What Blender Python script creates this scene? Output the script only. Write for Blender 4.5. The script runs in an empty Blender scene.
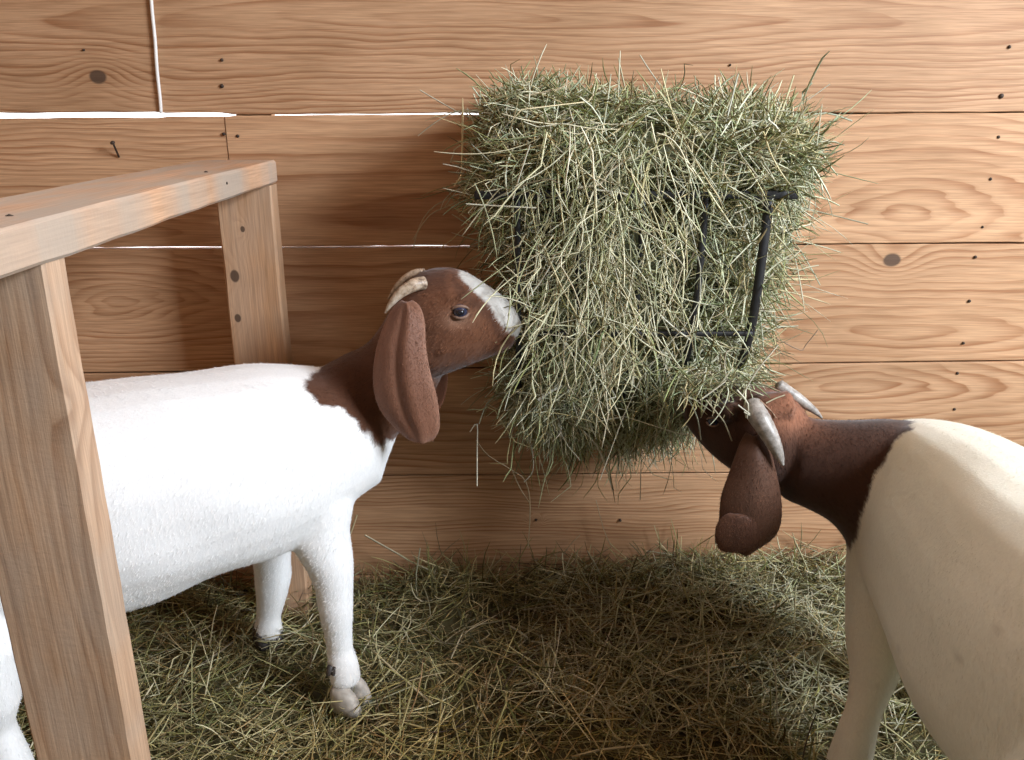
import bpy, math, random
import numpy as np
from mathutils import Vector, Matrix

random.seed(7)
rng = np.random.default_rng(11)
sc = bpy.context.scene
col = sc.collection

# ------------------------------------------------------------------ camera, world, light, exposure
F = 820.0
PITCH = math.radians(18.4)
CAM = Vector((0.0, -1.543, 1.04))
cam_d = bpy.data.cameras.new('camera')
cam_d.sensor_fit = 'HORIZONTAL'
cam_d.sensor_width = 36.0
cam_d.lens = 36.0 * F / 1024.0
cam_d.clip_start = 0.02
cam = bpy.data.objects.new('camera', cam_d)
col.objects.link(cam)
cam.location = CAM
cam.rotation_euler = (math.radians(90) - PITCH, 0, 0)
sc.camera = cam

AMBIENT = 0.19
OUTSIDE = 3.0
w = bpy.data.worlds.new('sky')
sc.world = w
w.use_nodes = True
wn = w.node_tree
wn.nodes.clear()
wo = wn.nodes.new('ShaderNodeOutputWorld')
bg = wn.nodes.new('ShaderNodeBackground')
tc = wn.nodes.new('ShaderNodeTexCoord')
sx = wn.nodes.new('ShaderNodeSeparateXYZ')
rp = wn.nodes.new('ShaderNodeValToRGB')
rp.color_ramp.elements[0].position = 0.02
rp.color_ramp.elements[0].color = (AMBIENT, AMBIENT * 0.985, AMBIENT * 0.90, 1)
rp.color_ramp.elements[1].position = 0.35
rp.color_ramp.elements[1].color = (OUTSIDE, OUTSIDE, OUTSIDE, 1)
wn.links.new(tc.outputs['Generated'], sx.inputs[0])
wn.links.new(sx.outputs['Y'], rp.inputs[0])
wn.links.new(rp.outputs[0], bg.inputs['Color'])
wn.links.new(bg.outputs[0], wo.inputs['Surface'])


def area(name, loc, target, size, size_y, power, colour):
    d = bpy.data.lights.new(name, 'AREA')
    d.shape = 'RECTANGLE'
    d.size = size
    d.size_y = size_y
    d.energy = power
    d.color = colour
    o = bpy.data.objects.new(name, d)
    col.objects.link(o)
    o.location = loc
    o.rotation_euler = (Vector(target) - Vector(loc)).to_track_quat('-Z', 'Y').to_euler()
    return o


# daylight that comes in through the open barn door on the right
area('door_daylight', (2.30, -1.80, 2.12), (0.0, -0.3, 0.6), 1.0, 1.0, 205, (0.86, 0.94, 1.04))

sc.view_settings.view_transform = 'Standard'
sc.view_settings.look = 'None'
sc.view_settings.gamma = 1.0
sc.view_settings.use_curve_mapping = False
sc.view_settings.exposure = 0.0

# ------------------------------------------------------------------ helpers
CP, SP = math.cos(PITCH), math.sin(PITCH)


def P(px, py, Y):
    """point in the world seen at a place of the photograph, at depth Y"""
    dx, dy = (px - 512) / F, (380 - py) / F
    fwd = CP + SP * dy
    up = CP * dy - SP
    t = (Y - CAM.y) / fwd
    return Vector((CAM.x + dx * t, Y, CAM.z + up * t))


def nodes_of(name):
    m = bpy.data.materials.new(name)
    m.use_nodes = True
    nt = m.node_tree
    b = nt.nodes['Principled BSDF']
    return m, nt, b


class G:
    """tiny expression builder for shader maths"""
    def __init__(s, nt):
        s.nt = nt

    def v(s, op, a, b=None, c=None):
        n = s.nt.nodes.new('ShaderNodeMath')
        n.operation = op
        for i, x in enumerate((a, b, c)):
            if x is None:
                continue
            if isinstance(x, (int, float)):
                n.inputs[i].default_value = x
            else:
                s.nt.links.new(x, n.inputs[i])
        return n.outputs[0]

    def noise(s, vec, scale, detail=3, rough=0.5, out='Fac'):
        n = s.nt.nodes.new('ShaderNodeTexNoise')
        n.inputs['Scale'].default_value = scale
        n.inputs['Detail'].default_value = detail
        n.inputs['Roughness'].default_value = rough
        s.nt.links.new(vec, n.inputs['Vector'])
        return n.outputs[out]

    def vec(s, x, y, z):
        n = s.nt.nodes.new('ShaderNodeCombineXYZ')
        for i, q in enumerate((x, y, z)):
            if isinstance(q, (int, float)):
                n.inputs[i].default_value = q
            else:
                s.nt.links.new(q, n.inputs[i])
        return n.outputs[0]

    def ramp(s, fac, stops):
        n = s.nt.nodes.new('ShaderNodeValToRGB')
        e = n.color_ramp.elements
        while len(e) < len(stops):
            e.new(0.5)
        for i, (p, c) in enumerate(stops):
            e[i].position = p
            e[i].color = (c[0], c[1], c[2], 1)
        s.nt.links.new(fac, n.inputs[0])
        return n.outputs[0]

    def mix(s, fac, a, b, mode='MIX'):
        n = s.nt.nodes.new('ShaderNodeMix')
        n.data_type = 'RGBA'
        n.blend_type = mode
        for sock, x in ((n.inputs['Factor'], fac), (n.inputs['A'], a), (n.inputs['B'], b)):
            if isinstance(x, (int, float)):
                sock.default_value = x
            elif isinstance(x, tuple):
                sock.default_value = (x[0], x[1], x[2], 1)
            else:
                s.nt.links.new(x, sock)
        return n.outputs['Result']


def wood(name, along='X', across='Z', depth='Y', centre=(0, 0), sx=0.30, sz=0.035, rings=7.0,
         light=(0.56, 0.29, 0.145), dark=(0.36, 0.150, 0.062), knots=(), seed=0.0, contrast=1.0, grey=0.0, warp=1.0, rough_face=0.0):
    m, nt, b = nodes_of(name)
    g = G(nt)
    geo = nt.nodes.new('ShaderNodeTexCoord')
    sp = nt.nodes.new('ShaderNodeSeparateXYZ')
    nt.links.new(geo.outputs['Object'], sp.inputs[0])
    u, v, d = sp.outputs[along], sp.outputs[across], sp.outputs[depth]
    # slow warps of the grain
    slow = g.noise(g.vec(g.v('MULTIPLY', u, 2.2), g.v('MULTIPLY', v, 7.0), seed), 1.0, 2)
    slow2 = g.noise(g.vec(g.v('MULTIPLY', u, 5.0), g.v('MULTIPLY', v, 30.0), seed + 3.3), 1.0, 2)
    vv = g.v('ADD', g.v('SUBTRACT', v, centre[1]), g.v('MULTIPLY', g.v('SUBTRACT', slow, 0.5), 0.060 * warp))
    vv = g.v('ADD', vv, g.v('MULTIPLY', g.v('SUBTRACT', slow2, 0.5), 0.010 * warp))
    vv = g.v('ADD', vv, g.v('MULTIPLY', d, 0.6))
    uu = g.v('SUBTRACT', u, centre[0])
    uu = g.v('ADD', uu, g.v('MULTIPLY', g.v('SUBTRACT', slow2, 0.5), 0.16 * warp))
    u2 = g.v('MULTIPLY', uu, uu)
    un = g.v('DIVIDE', u2, g.v('ADD', g.v('MULTIPLY', u2, 0.12), sx * sx))
    vn = g.v('DIVIDE', g.v('MULTIPLY', vv, vv), sz * sz)
    f = g.v('SQRT', g.v('ADD', un, vn))
    kmask = None
    for (ku, kv, kr) in knots:
        du = g.v('DIVIDE', g.v('SUBTRACT', u, ku), 1.35)
        dv = g.v('SUBTRACT', v, kv)
        rr = g.v('SQRT', g.v('ADD', g.v('MULTIPLY', du, du), g.v('MULTIPLY', dv, dv)))
        rr = g.v('ADD', rr, g.v('MULTIPLY', g.v('SUBTRACT', slow2, 0.5), kr * 0.5))
        inf = g.v('POWER', 2.718, g.v('MULTIPLY', g.v('MULTIPLY', rr, rr), -1.0 / (2 * (kr * 2.4) ** 2)))
        f = g.v('ADD', f, g.v('MULTIPLY', inf, 0.9))
        k = nt.nodes.new('ShaderNodeMapRange')
        k.inputs['From Min'].default_value = kr * 1.05
        k.inputs['From Max'].default_value = kr * 0.8
        nt.links.new(rr, k.inputs['Value'])
        kmask = k.outputs[0] if kmask is None else g.v('MAXIMUM', kmask, k.outputs[0])
    fr = g.v('FRACT', g.v('MULTIPLY', f, rings))
    c = contrast
    late = g.ramp(fr, [(0.0, (0.25 * c,) * 3), (0.12, (0.0,) * 3), (0.45, (0.12 * c,) * 3), (0.86, (0.8 * c,) * 3), (0.94, (0.85 * c,) * 3), (1.0, (0.25 * c,) * 3)])
    vary = g.noise(g.vec(g.v('MULTIPLY', u, 1.6), g.v('MULTIPLY', v, 38.0), seed + 6.1), 1.0, 2)
    late = g.v('MULTIPLY', late, g.ramp(vary, [(0.36, (0.25,) * 3), (0.62, (1.0,) * 3)]))
    base = g.mix(late, light, dark)
    fib = g.noise(g.vec(g.v('MULTIPLY', u, 12.0), g.v('MULTIPLY', v, 420.0), g.v('MULTIPLY', d, 420.0)), 1.0, 2, 0.6)
    fibr = g.ramp(fib, [(0.3, (0.76, 0.73, 0.70)), (0.7, (1.10, 1.10, 1.10))])
    base = g.mix(1.0, base, fibr, 'MULTIPLY')
    blot = g.noise(g.vec(g.v('MULTIPLY', u, 3.5), g.v('MULTIPLY', v, 9.0), seed + 9), 1.0, 3)
    blr = g.ramp(blot, [(0.3, (0.84, 0.80, 0.76)), (0.7, (1.10, 1.10, 1.12))])
    base = g.mix(1.0, base, blr, 'MULTIPLY')
    if grey > 0:
        gm = g.noise(g.vec(g.v('MULTIPLY', u, 8.0), g.v('MULTIPLY', v, 22.0), seed + 5), 1.0, 4)
        gr = g.ramp(gm, [(0.34, (0, 0, 0)), (0.60, (grey,) * 3)])
        base = g.mix(gr, base, (0.40, 0.355, 0.30))
    if kmask is not None:
        base = g.mix(g.v('MULTIPLY', kmask, 0.9), base, (0.075, 0.045, 0.03))
    nt.links.new(base, b.inputs['Base Color'])
    b.inputs['Roughness'].default_value = 0.62
    b.inputs['Specular IOR Level'].default_value = 0.35
    bp = nt.nodes.new('ShaderNodeBump')
    bp.inputs['Strength'].default_value = 0.25
    bp.inputs['Distance'].default_value = 0.002
    hh = g.v('ADD', g.v('MULTIPLY', fib, 0.6), g.v('MULTIPLY', fr, 0.3))
    if rough_face > 0:
        saw = g.noise(g.vec(g.v('MULTIPLY', u, 160.0), g.v('MULTIPLY', v, 60.0), g.v('MULTIPLY', d, 60.0)), 1.0, 4, 0.7)
        hh = g.v('ADD', hh, g.v('MULTIPLY', saw, rough_face))
    nt.links.new(hh, bp.inputs['Height'])
    nt.links.new(bp.outputs[0], b.inputs['Normal'])
    return m


def plain(name, c, rough=0.6, metal=0.0, spec=0.5, noise=0.0, scale=80.0):
    m, nt, b = nodes_of(name)
    b.inputs['Base Color'].default_value = (*c, 1)
    b.inputs['Roughness'].default_value = rough
    b.inputs['Metallic'].default_value = metal
    b.inputs['Specular IOR Level'].default_value = spec
    if noise:
        g = G(nt)
        t = nt.nodes.new('ShaderNodeTexCoord')
        n = g.noise(t.outputs['Object'], scale, 4)
        r = g.ramp(n, [(0.3, tuple(x * (1 - noise) for x in c)), (0.7, tuple(min(1, x * (1 + noise)) for x in c))])
        nt.links.new(r, b.inputs['Base Color'])
    return m


def attr_mat(name, rough=0.75, spec=0.25, fur=True, sheen=0.0, trans=0.0):
    m, nt, b = nodes_of(name)
    g = G(nt)
    a = nt.nodes.new('ShaderNodeAttribute')
    a.attribute_name = 'Col'
    cc = a.outputs['Color']
    if fur:
        t = nt.nodes.new('ShaderNodeTexCoord')
        mp = nt.nodes.new('ShaderNodeMapping')
        mp.inputs['Scale'].default_value = (160, 160, 45)
        nt.links.new(t.outputs['Object'], mp.inputs['Vector'])
        n = g.noise(mp.outputs[0], 2.2, 4, 0.65)
        r = g.ramp(n, [(0.3, (0.94, 0.94, 0.94)), (0.7, (1.04, 1.04, 1.04))])
        cc = g.mix(1.0, cc, r, 'MULTIPLY')
        bp = nt.nodes.new('ShaderNodeBump')
        bp.inputs['Strength'].default_value = 0.22
        bp.inputs['Distance'].default_value = 0.002
        nt.links.new(n, bp.inputs['Height'])
        nt.links.new(bp.outputs[0], b.inputs['Normal'])
    nt.links.new(cc, b.inputs['Base Color'])
    b.inputs['Roughness'].default_value = rough
    b.inputs['Specular IOR Level'].default_value = spec
    if sheen:
        b.inputs['Sheen Weight'].default_value = sheen
    return m


def obj(name, verts, faces, mats=None, parent=None, smooth=True, colour=None):
    off = parent_base(parent)
    me = bpy.data.meshes.new(name)
    me.from_pydata([tuple(Vector(v) - off) for v in verts], [], faces)
    me.update()
    if mats is not None:
        for mm in (mats if isinstance(mats, (list, tuple)) else [mats]):
            me.materials.append(mm)
    if smooth:
        me.polygons.foreach_set('use_smooth', [True] * len(me.polygons))
    if colour is not None:
        a = me.color_attributes.new('Col', 'FLOAT_COLOR', 'POINT')
        a.data.foreach_set('color', np.tile(np.array([*colour, 1.0], dtype=np.float32), len(me.vertices)))
    o = bpy.data.objects.new(name, me)
    col.objects.link(o)
    if parent:
        o.parent = parent
    return o


def parent_base(p):
    v = Vector((0, 0, 0))
    while p is not None:
        v += p.location
        p = p.parent
    return v


def empty(name, loc, label, cat, group=None):
    o = bpy.data.objects.new(name, None)
    o.empty_display_size = 0.1
    o.location = loc
    col.objects.link(o)
    o['label'] = label
    o['category'] = cat
    if group:
        o['group'] = group
    return o


class MB:
    def __init__(s):
        s.v = []
        s.f = []

    def add(s, v, f):
        n = len(s.v)
        s.v += [Vector(q) for q in v]
        s.f += [tuple(i + n for i in q) for q in f]

    def box(s, a, b):
        x0, y0, z0 = a
        x1, y1, z1 = b
        s.add([(x0, y0, z0), (x1, y0, z0), (x1, y1, z0), (x0, y1, z0), (x0, y0, z1), (x1, y0, z1), (x1, y1, z1), (x0, y1, z1)],
              [(0, 3, 2, 1), (4, 5, 6, 7), (0, 1, 5, 4), (1, 2, 6, 5), (2, 3, 7, 6), (3, 0, 4, 7)])

    def rings(s, R, seg=20, ex=2.0):
        """R: list of (centre, half-vector a, half-vector b)"""
        vs = []
        for (c, a, b) in R:
            for k in range(seg):
                t = 2 * math.pi * k / seg
                cx, sy = math.cos(t), math.sin(t)
                e = 2.0 / ex
                cx = math.copysign(abs(cx) ** e, cx)
                sy = math.copysign(abs(sy) ** e, sy)
                vs.append(c + a * cx + b * sy)
        fs = []
        n = len(R)
        for i in range(n - 1):
            for k in range(seg):
                k2 = (k + 1) % seg
                fs.append((i * seg + k, i * seg + k2, (i + 1) * seg + k2, (i + 1) * seg + k))
        # rounded caps
        c0, a0, b0 = R[0]
        c1, a1, b1 = R[-1]
        d0 = (R[0][0] - R[1][0]).normalized()
        d1 = (R[-1][0] - R[-2][0]).normalized()
        vs.append(c0 + d0 * min(a0.length, b0.length) * 0.45)
        vs.append(c1 + d1 * min(a1.length, b1.length) * 0.45)
        i0, i1 = len(vs) - 2, len(vs) - 1
        for k in range(seg):
            k2 = (k + 1) % seg
            fs.append((i0, k2, k))
            fs.append((i1, (n - 1) * seg + k, (n - 1) * seg + k2))
        s.add(vs, fs)

    def tube(s, pts, rad, seg=14, flat=1.0, hint=Vector((0, 1, 0))):
        R = []
        n = len(pts)
        for i, p in enumerate(pts):
            t = (pts[min(i + 1, n - 1)] - pts[max(i - 1, 0)]).normalized()
            a = t.cross(hint)
            if a.length < 1e-3:
                a = t.cross(Vector((1, 0, 0)))
            a.normalize()
            b = t.cross(a).normalized()
            r = rad[i] if isinstance(rad, (list, tuple)) else rad
            R.append((p, a * r, b * r * flat))
        s.rings(R, seg)

    def build(s, name, mats=None, parent=None, **k):
        return obj(name, s.v, s.f, mats, parent, **k)


def spline(vals, m):
    """Catmull-Rom through a list of float tuples, m steps per span"""
    A = np.array(vals, dtype=float)
    out = []
    n = len(A)
    for i in range(n - 1):
        p0, p1, p2, p3 = A[max(i - 1, 0)], A[i], A[i + 1], A[min(i + 2, n - 1)]
        for k in range(m):
            t = k / m
            out.append(0.5 * ((2 * p1) + (-p0 + p2) * t + (2 * p0 - 5 * p1 + 4 * p2 - p3) * t * t + (-p0 + 3 * p1 - 3 * p2 + p3) * t ** 3))
    out.append(A[-1])
    return out


def bevel(o, wd, seg=2):
    m = o.modifiers.new('bevel', 'BEVEL')
    m.width = wd
    m.segments = seg
    m.limit_method = 'ANGLE'
    return m


def tagk(o, kind):
    o['kind'] = kind


# ------------------------------------------------------------------ the barn
BW = 0.235
# back wall: gap lines in the photograph (left y, right y)
def wz(px, py):
    return P(px, py, 0.0).z


XL, XR = -2.1, 2.3
def xw(px, py):
    return P(px, py, 0.0).x


# heights of the gaps between the boards at the left and the right side of the picture
gapL = [P(0, 115.5, 0).z, P(0, 249, 0).z, P(0, 374, 0).z, P(0, 478, 0).z]
gapR = [P(1024, 112.5, 0).z, P(1024, 243, 0).z, P(1024, 361, 0).z, P(1024, 471, 0).z]
xl0, xr0 = P(0, 250, 0).x, P(1024, 250, 0).x


def gapz(i, x):
    t = (x - xl0) / (xr0 - xl0)
    if 0 <= i <= 3:
        return gapL[i] * (1 - t) + gapR[i] * t
    if i < 0:
        return gapz(0, x) - BW * i
    return gapz(3, x) - BW * (i - 3)


def fbm(x, s):
    return (math.sin(x * 7.1 + s) + 0.6 * math.sin(x * 17.3 + s * 2.1) + 0.4 * math.sin(x * 41.0 + s * 3.7) + 0.3 * math.sin(x * 93.0 + s * 1.3)) / 2.3


def halfgap(i, x, s):
    """half height of the slit i at x"""
    if i == 0:
        g = 0.0048 if x < P(160, 115, 0).x else (0.0030 if x < P(228, 115, 0).x else (0.0006 if x < P(300, 115, 0).x else 0.0012))
        n = 0.0014
    elif i == 1:
        g, n = (0.0018 if x < P(450, 245, 0).x else 0.0014), 0.0009
    else:
        g, n = 0.0014, 0.0005
    return max(0.0003, g + n * fbm(x * 1.7, s + i))


LT = (0.57, 0.350, 0.198)
DK = (0.34, 0.158, 0.070)
jx = P(228, 150, 0).x
# (row, x0, x1, ring centre px, sx, sz, rings, knots px, seed)
boards = [
    (-2, XL, XR, (300, -120), .5, .03, 5, [], 1.0),
    (-1, XL, P(700, 0, 0).x, (300, -60), .4, .03, 5, [], 2.0),
    (-1, P(700, 0, 0).x, XR, (900, -60), .4, .03, 5, [], 2.4),
    (0, XL, XR, (470, 20), .55, .030, 3.2, [(98, 77, .0125)], 3.0),
    (1, XL, jx, (60, 235), .5, .04, 4.0, [], 4.0),
    (1, jx, XR, (905, 212), .15, .050, 2.6, [], 5.0),
    (2, XL, jx, (120, 300), .12, .035, 3.2, [], 6.0),
    (2, jx, XR, (900, 330), .35, .05, 3.0, [(892, 260, .0130)], 7.0),
    (3, XL, XR, (852, 388), .15, .034, 2.4, [], 8.0),
    (4, XL, XR, (560, 600), .7, .05, 6.0, [(536, 520, .003)], 9.0),
    (5, XL, XR, (500, 680), .5, .04, 4, [], 10.0),
]
mb = MB()
mats = []
midx = []
rr = random.Random(5)
for bi, (row, x0, x1, c, sx_, sz_, rg, kn, sd) in enumerate(boards):
    cc = P(c[0], c[1], 0)
    kk = [(P(a, b_, 0).x, P(a, b_, 0).z, r_) for (a, b_, r_) in kn]
    tn = 1.0 + rr.uniform(-0.07, 0.07)
    mats.append(wood('pine_board_%d' % bi, centre=(cc.x, cc.z), sx=sx_, sz=sz_, rings=rg, knots=kk, seed=sd,
                     light=tuple(q * tn for q in LT), dark=tuple(q * tn for q in DK), contrast=1.1, warp=1.1))
    n = int((x1 - x0) / 0.02)
    dy = rr.uniform(-0.0015, 0.0015)
    vs, fs = [], []
    for k in range(n + 1):
        x = x0 + 0.0008 + (x1 - x0 - 0.0016) * k / n
        zt = gapz(row - 1, x) - halfgap(row - 1, x, 1.0)
        zb = gapz(row, x) + halfgap(row, x, 2.5)
        e = 0.0015
        vs += [(x, dy, zb + e), (x, dy + e, zb), (x, 0.022, zb), (x, 0.022, zt), (x, dy + e, zt), (x, dy, zt - e)]
    for k in range(n):
        for q in range(6):
            q2 = (q + 1) % 6
            fs.append((k * 6 + q, k * 6 + q2, k * 6 + 6 + q2, k * 6 + 6 + q))
    fs.append(tuple(range(6)))
    fs.append(tuple(n * 6 + q for q in reversed(range(6))))
    fs = [tuple(reversed(q)) for q in fs]
    mb.add(vs, fs)
    midx += [bi] * len(fs)
# unseen strips added behind the wall to keep daylight out of most slits
def light_block_strip(xa, xb, i):
    zc0, zc1 = gapz(i, xa), gapz(i, xb)
    mb.add([(xa, .0225, zc0 - .02), (xb, .0225, zc1 - .02), (xb, .045, zc1 - .02), (xa, .045, zc0 - .02),
            (xa, .0225, zc0 + .02), (xb, .0225, zc1 + .02), (xb, .045, zc1 + .02), (xa, .045, zc0 + .02)],
           [(0, 3, 2, 1), (4, 5, 6, 7), (0, 1, 5, 4), (1, 2, 6, 5), (2, 3, 7, 6), (3, 0, 4, 7)])
    midx.extend([9] * 6)


for i in (-3, -2, -1, 2, 3, 4, 5):
    light_block_strip(XL, XR, i)
light_block_strip(P(232, 115, 0).x, P(268, 115, 0).x, 0)
light_block_strip(P(610, 115, 0).x, XR, 0)
light_block_strip(P(470, 245, 0).x, XR, 1)
wall = mb.build('wall_back', mats, smooth=False)
wall.data.polygons.foreach_set('material_index', midx)
tagk(wall, 'structure')

nail_m = plain('rusty_nail', (0.05, 0.032, 0.022), 0.6, 0.3, noise=0.3)
for (px, py, r) in [(1009, 47, .003), (1001, 96, .0042), (998, 137, .003), (990, 179, .003), (982, 227, .0025), (975, 257, .003),
                    (969, 301, .003), (963, 343, .0028), (957, 373, .003), (954, 409, .003), (222, 60, .0028), (222, 86, .0036),
                    (224, 134, .003), (238, 136, .003), (730, 65, .002), (620, 520, .003), (536, 520, .002), (84, 50, .002), (645, 445, .002), (606, 560, .002)]:
    p = P(px, py, 0)
    m2 = MB()
    R = [(Vector((p.x, -0.0034, p.z)), Vector((r * .7, 0, 0)), Vector((0, 0, r * .7))),
         (Vector((p.x, -0.0022, p.z)), Vector((r, 0, 0)), Vector((0, 0, r))),
         (Vector((p.x, 0.004, p.z)), Vector((r, 0, 0)), Vector((0, 0, r)))]
    m2.rings(R, 10)
    m2.build('nail_head', nail_m, wall)
m2 = MB()
a_, b_ = P(113, 143, -0.022), P(119, 157, -0.001)
m2.tube([a_, a_.lerp(b_, .5), b_], [.0018, .0018, .0018], 8)
m2.tube([a_ + Vector((-.001, -.001, .002)), a_ + Vector((0, 0, -.001))], [.0042, .0042], 10)
bn = m2.build('bent_nail', nail_m, wall)
bn['label'] = 'bent rusty nail sticking out of the board'

# floor, ceiling and left wall
dirt = plain('packed_earth', (0.10, 0.075, 0.045), 0.95, noise=0.3, scale=14)
m2 = MB()
m2.box((-2.1, -3.2, -0.1), (2.3, 0.03, 0.0))
tagk(m2.build('floor', dirt, smooth=False), 'structure')
cw = wood('ceiling_boards', along='X', across='Y', depth='Z', centre=(0.3, -1.0), sx=.6, sz=.05, rings=6, light=LT, dark=DK)
m2 = MB()
m2.box((-2.1, -3.2, 2.35), (2.3, 0.03, 2.38))
tagk(m2.build('ceiling', cw, smooth=False), 'structure')
lw = wood('side_boards', along='Y', across='Z', depth='X', centre=(-1.0, 1.0), sx=.6, sz=.05, rings=6, light=LT, dark=DK)
m2 = MB()
for k in range(10):
    m2.box((-2.13, -3.2, .237 * k), (-2.1, 0.03, .237 * k + .235))
tagk(m2.build('wall_left', lw, smooth=False), 'structure')

# white cord hanging down the top board
cm = plain('white_cord', (0.78, 0.76, 0.72), 0.5)
m2 = MB()
pts = [P(140, -300, -0.006), P(148, -60, -0.006), P(150, -20, -0.005), P(152, 10, -0.0045), P(155, 40, -0.0045), P(157, 70, -0.0045), P(160, 98, -0.0045), P(161, 113, -0.003)]
m2.tube([Vector(q) for q in spline(pts, 4)], [.0030] * 29, 10)
cord = m2.build('cord', cm)
cord['label'] = 'thin white cord running down the top wall board'
cord['category'] = 'cord'

# ------------------------------------------------------------------ timber stall frame
fr_root = empty('stall_frame', (-0.4445, -0.44, 0.0), 'rough timber stall frame with flat top rail on two posts at the left', 'wooden frame')
rail_m = wood('rail_timber', along='Y', across='X', depth='Z', centre=(-.7, -.46), sx=.7, sz=.04, rings=4, seed=21.0,
              light=(.60, .385, .245), dark=(.47, .27, .15), contrast=.5, grey=.75, rough_face=.9)
post_m = wood('front_post_timber', along='Z', across='X', depth='Y', centre=(.42, -.455), sx=.22, sz=.028, rings=1.9, seed=22.0,
              light=(.56, .37, .235), dark=(.34, .18, .09), contrast=1.0, grey=.35, rough_face=.9,
              knots=[(P(82, 400, -.8).z, -.403, .008)], warp=1.5)
post2_m = wood('rear_post_timber', along='Z', across='X', depth='Y', centre=(.72, -.42), sx=.16, sz=.03, rings=2.4, seed=23.0,
               light=(.56, .34, .19), dark=(.42, .22, .11), contrast=.6, grey=.25,
               knots=[(P(235, 276, -.109).z, P(235, 276, -.109).x, .0085), (P(238, 318, -.109).z, P(238, 318, -.109).x, .006), (P(243, 229, -.109).z, P(243, 229, -.109).x, .004)])


def timber(name, a, b, m, n_axis, seed, amp=0.0012):
    """a beam subdivided along its length with slightly wandering faces"""
    x0, y0, z0 = a
    x1, y1, z1 = b
    lo, hi = a[n_axis], b[n_axis]
    n = 26
    q = MB()
    vs, fs = [], []
    r = random.Random(seed)
    ox = [i for i in range(3) if i != n_axis]
    c = 0.003
    for k in range(n + 1):
        t = lo + (hi - lo) * k / n
        e0, e1, f0, f1 = [amp * fbm(t, seed + s) for s in (0, 2, 4, 6)]
        A0, A1 = a[ox[0]] + e0, b[ox[0]] + e1
        B0, B1 = a[ox[1]] + f0, b[ox[1]] + f1
        cn = c + 0.0015 * abs(fbm(t * 2, seed + 9))
        for (p_, q_) in ((A0 + cn, B0), (A1 - cn, B0), (A1, B0 + cn), (A1, B1 - cn), (A1 - cn, B1), (A0 + cn, B1), (A0, B1 - cn), (A0, B0 + cn)):
            v = [0, 0, 0]
            v[n_axis], v[ox[0]], v[ox[1]] = t, p_, q_
            vs.append(v)
    for k in range(n):
        for j in range(8):
            j2 = (j + 1) % 8
            fs.append((k * 8 + j, k * 8 + j2, k * 8 + 8 + j2, k * 8 + 8 + j))
    fs.append(tuple(range(8)))
    fs.append(tuple(n * 8 + j for j in reversed(range(8))))
    if n_axis == 1:
        pass
    q.add(vs, fs)
    o = q.build(name, m, fr_root, smooth=False)
    import bmesh
    bm = bmesh.new()
    bm.from_mesh(o.data)
    bmesh.ops.recalc_face_normals(bm, faces=bm.faces)
    bm.to_mesh(o.data)
    bm.free()
    return o


for mm in (rail_m, post_m, post2_m):
    # timbers are children of the frame empty: shift their texture space back to world positions
    nt = mm.node_tree
    tcn = [n for n in nt.nodes if n.type == 'TEX_COORD'][0]
    lk = [l for l in nt.links if l.from_node == tcn][0]
    dst = lk.to_socket
    add = nt.nodes.new('ShaderNodeVectorMath')
    add.operation = 'ADD'
    add.inputs[1].default_value = tuple(fr_root.location)
    nt.links.new(tcn.outputs['Object'], add.inputs[0])
    nt.links.new(add.outputs[0], dst)

rail = timber('rail', (-.545, -1.30, .914), (-.412, -.066, .953), rail_m, 1, 31)
for v in rail.data.vertices:           # the rail sags a little towards the front
    v.co.z += min(0, (v.co.y + fr_root.location.y + .109)) * .008
timber('post', (-.526, -.817, .0), (-.417, -.779, .908), post_m, 2, 41)
timber('post', (-.509, -.110, .0), (-.412, -.072, .913), post2_m, 2, 51)
for (px, py, Y) in [(206, 167, 0), (213, 185, 1)]:
    m2 = MB()
    if Y == 0:
        p = Vector((-.44, -.33, .9515))
        m2.rings([(p + Vector((0, 0, -.004)), Vector((.003, 0, 0)), Vector((0, .003, 0))), (p + Vector((0, 0, .0005)), Vector((.003, 0, 0)), Vector((0, .003, 0)))], 10)
    else:
        p = Vector((-.4115, -.33, .936))
        m2.rings([(p + Vector((-.004, 0, 0)), Vector((0, .002, 0)), Vector((0, 0, .002))), (p + Vector((.0005, 0, 0)), Vector((0, .002, 0)), Vector((0, 0, .002)))], 10)
    m2.build('nail_head', nail_m, fr_root)
m2 = MB()
p = Vector((-.450, -.80, .9475))
m2.rings([(p + Vector((0, 0, -.004)), Vector((.0035, 0, 0)), Vector((0, .0035, 0))), (p + Vector((0, 0, .0005)), Vector((.0035, 0, 0)), Vector((0, .0035, 0)))], 10)
m2.build('nail_head', nail_m, fr_root)

# ------------------------------------------------------------------ goats
fur = attr_mat('goat_fur', 0.8, 0.2, True, 0.25)
ear_fur = attr_mat('ear_skin_and_fur', 0.6, 0.3, True, 0.15)
horn_m, nt, b = nodes_of('horn')
g = G(nt)
t = nt.nodes.new('ShaderNodeTexCoord')
n = g.noise(t.outputs['Object'], 90, 4, .7)
nt.links.new(g.ramp(n, [(.3, (.16, .14, .12)), (.7, (.46, .43, .39))]), b.inputs['Base Color'])
b.inputs['Roughness'].default_value = .4
horn_l, nt, b = nodes_of('mottled_horn')
g = G(nt)
t = nt.nodes.new('ShaderNodeTexCoord')
n = g.noise(t.outputs['Object'], 75, 4, .7)
nt.links.new(g.ramp(n, [(.35, (.10, .06, .04)), (.5, (.45, .34, .24)), (.7, (.62, .54, .44))]), b.inputs['Base Color'])
b.inputs['Roughness'].default_value = .45
eye_m = plain('eye', (0.012, 0.013, 0.022), 0.08, spec=.8)
iris_m = plain('iris', (0.03, 0.035, 0.07), 0.1, spec=.8)
lid_m = plain('eyelid', (0.22, 0.13, 0.09), 0.6)
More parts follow.
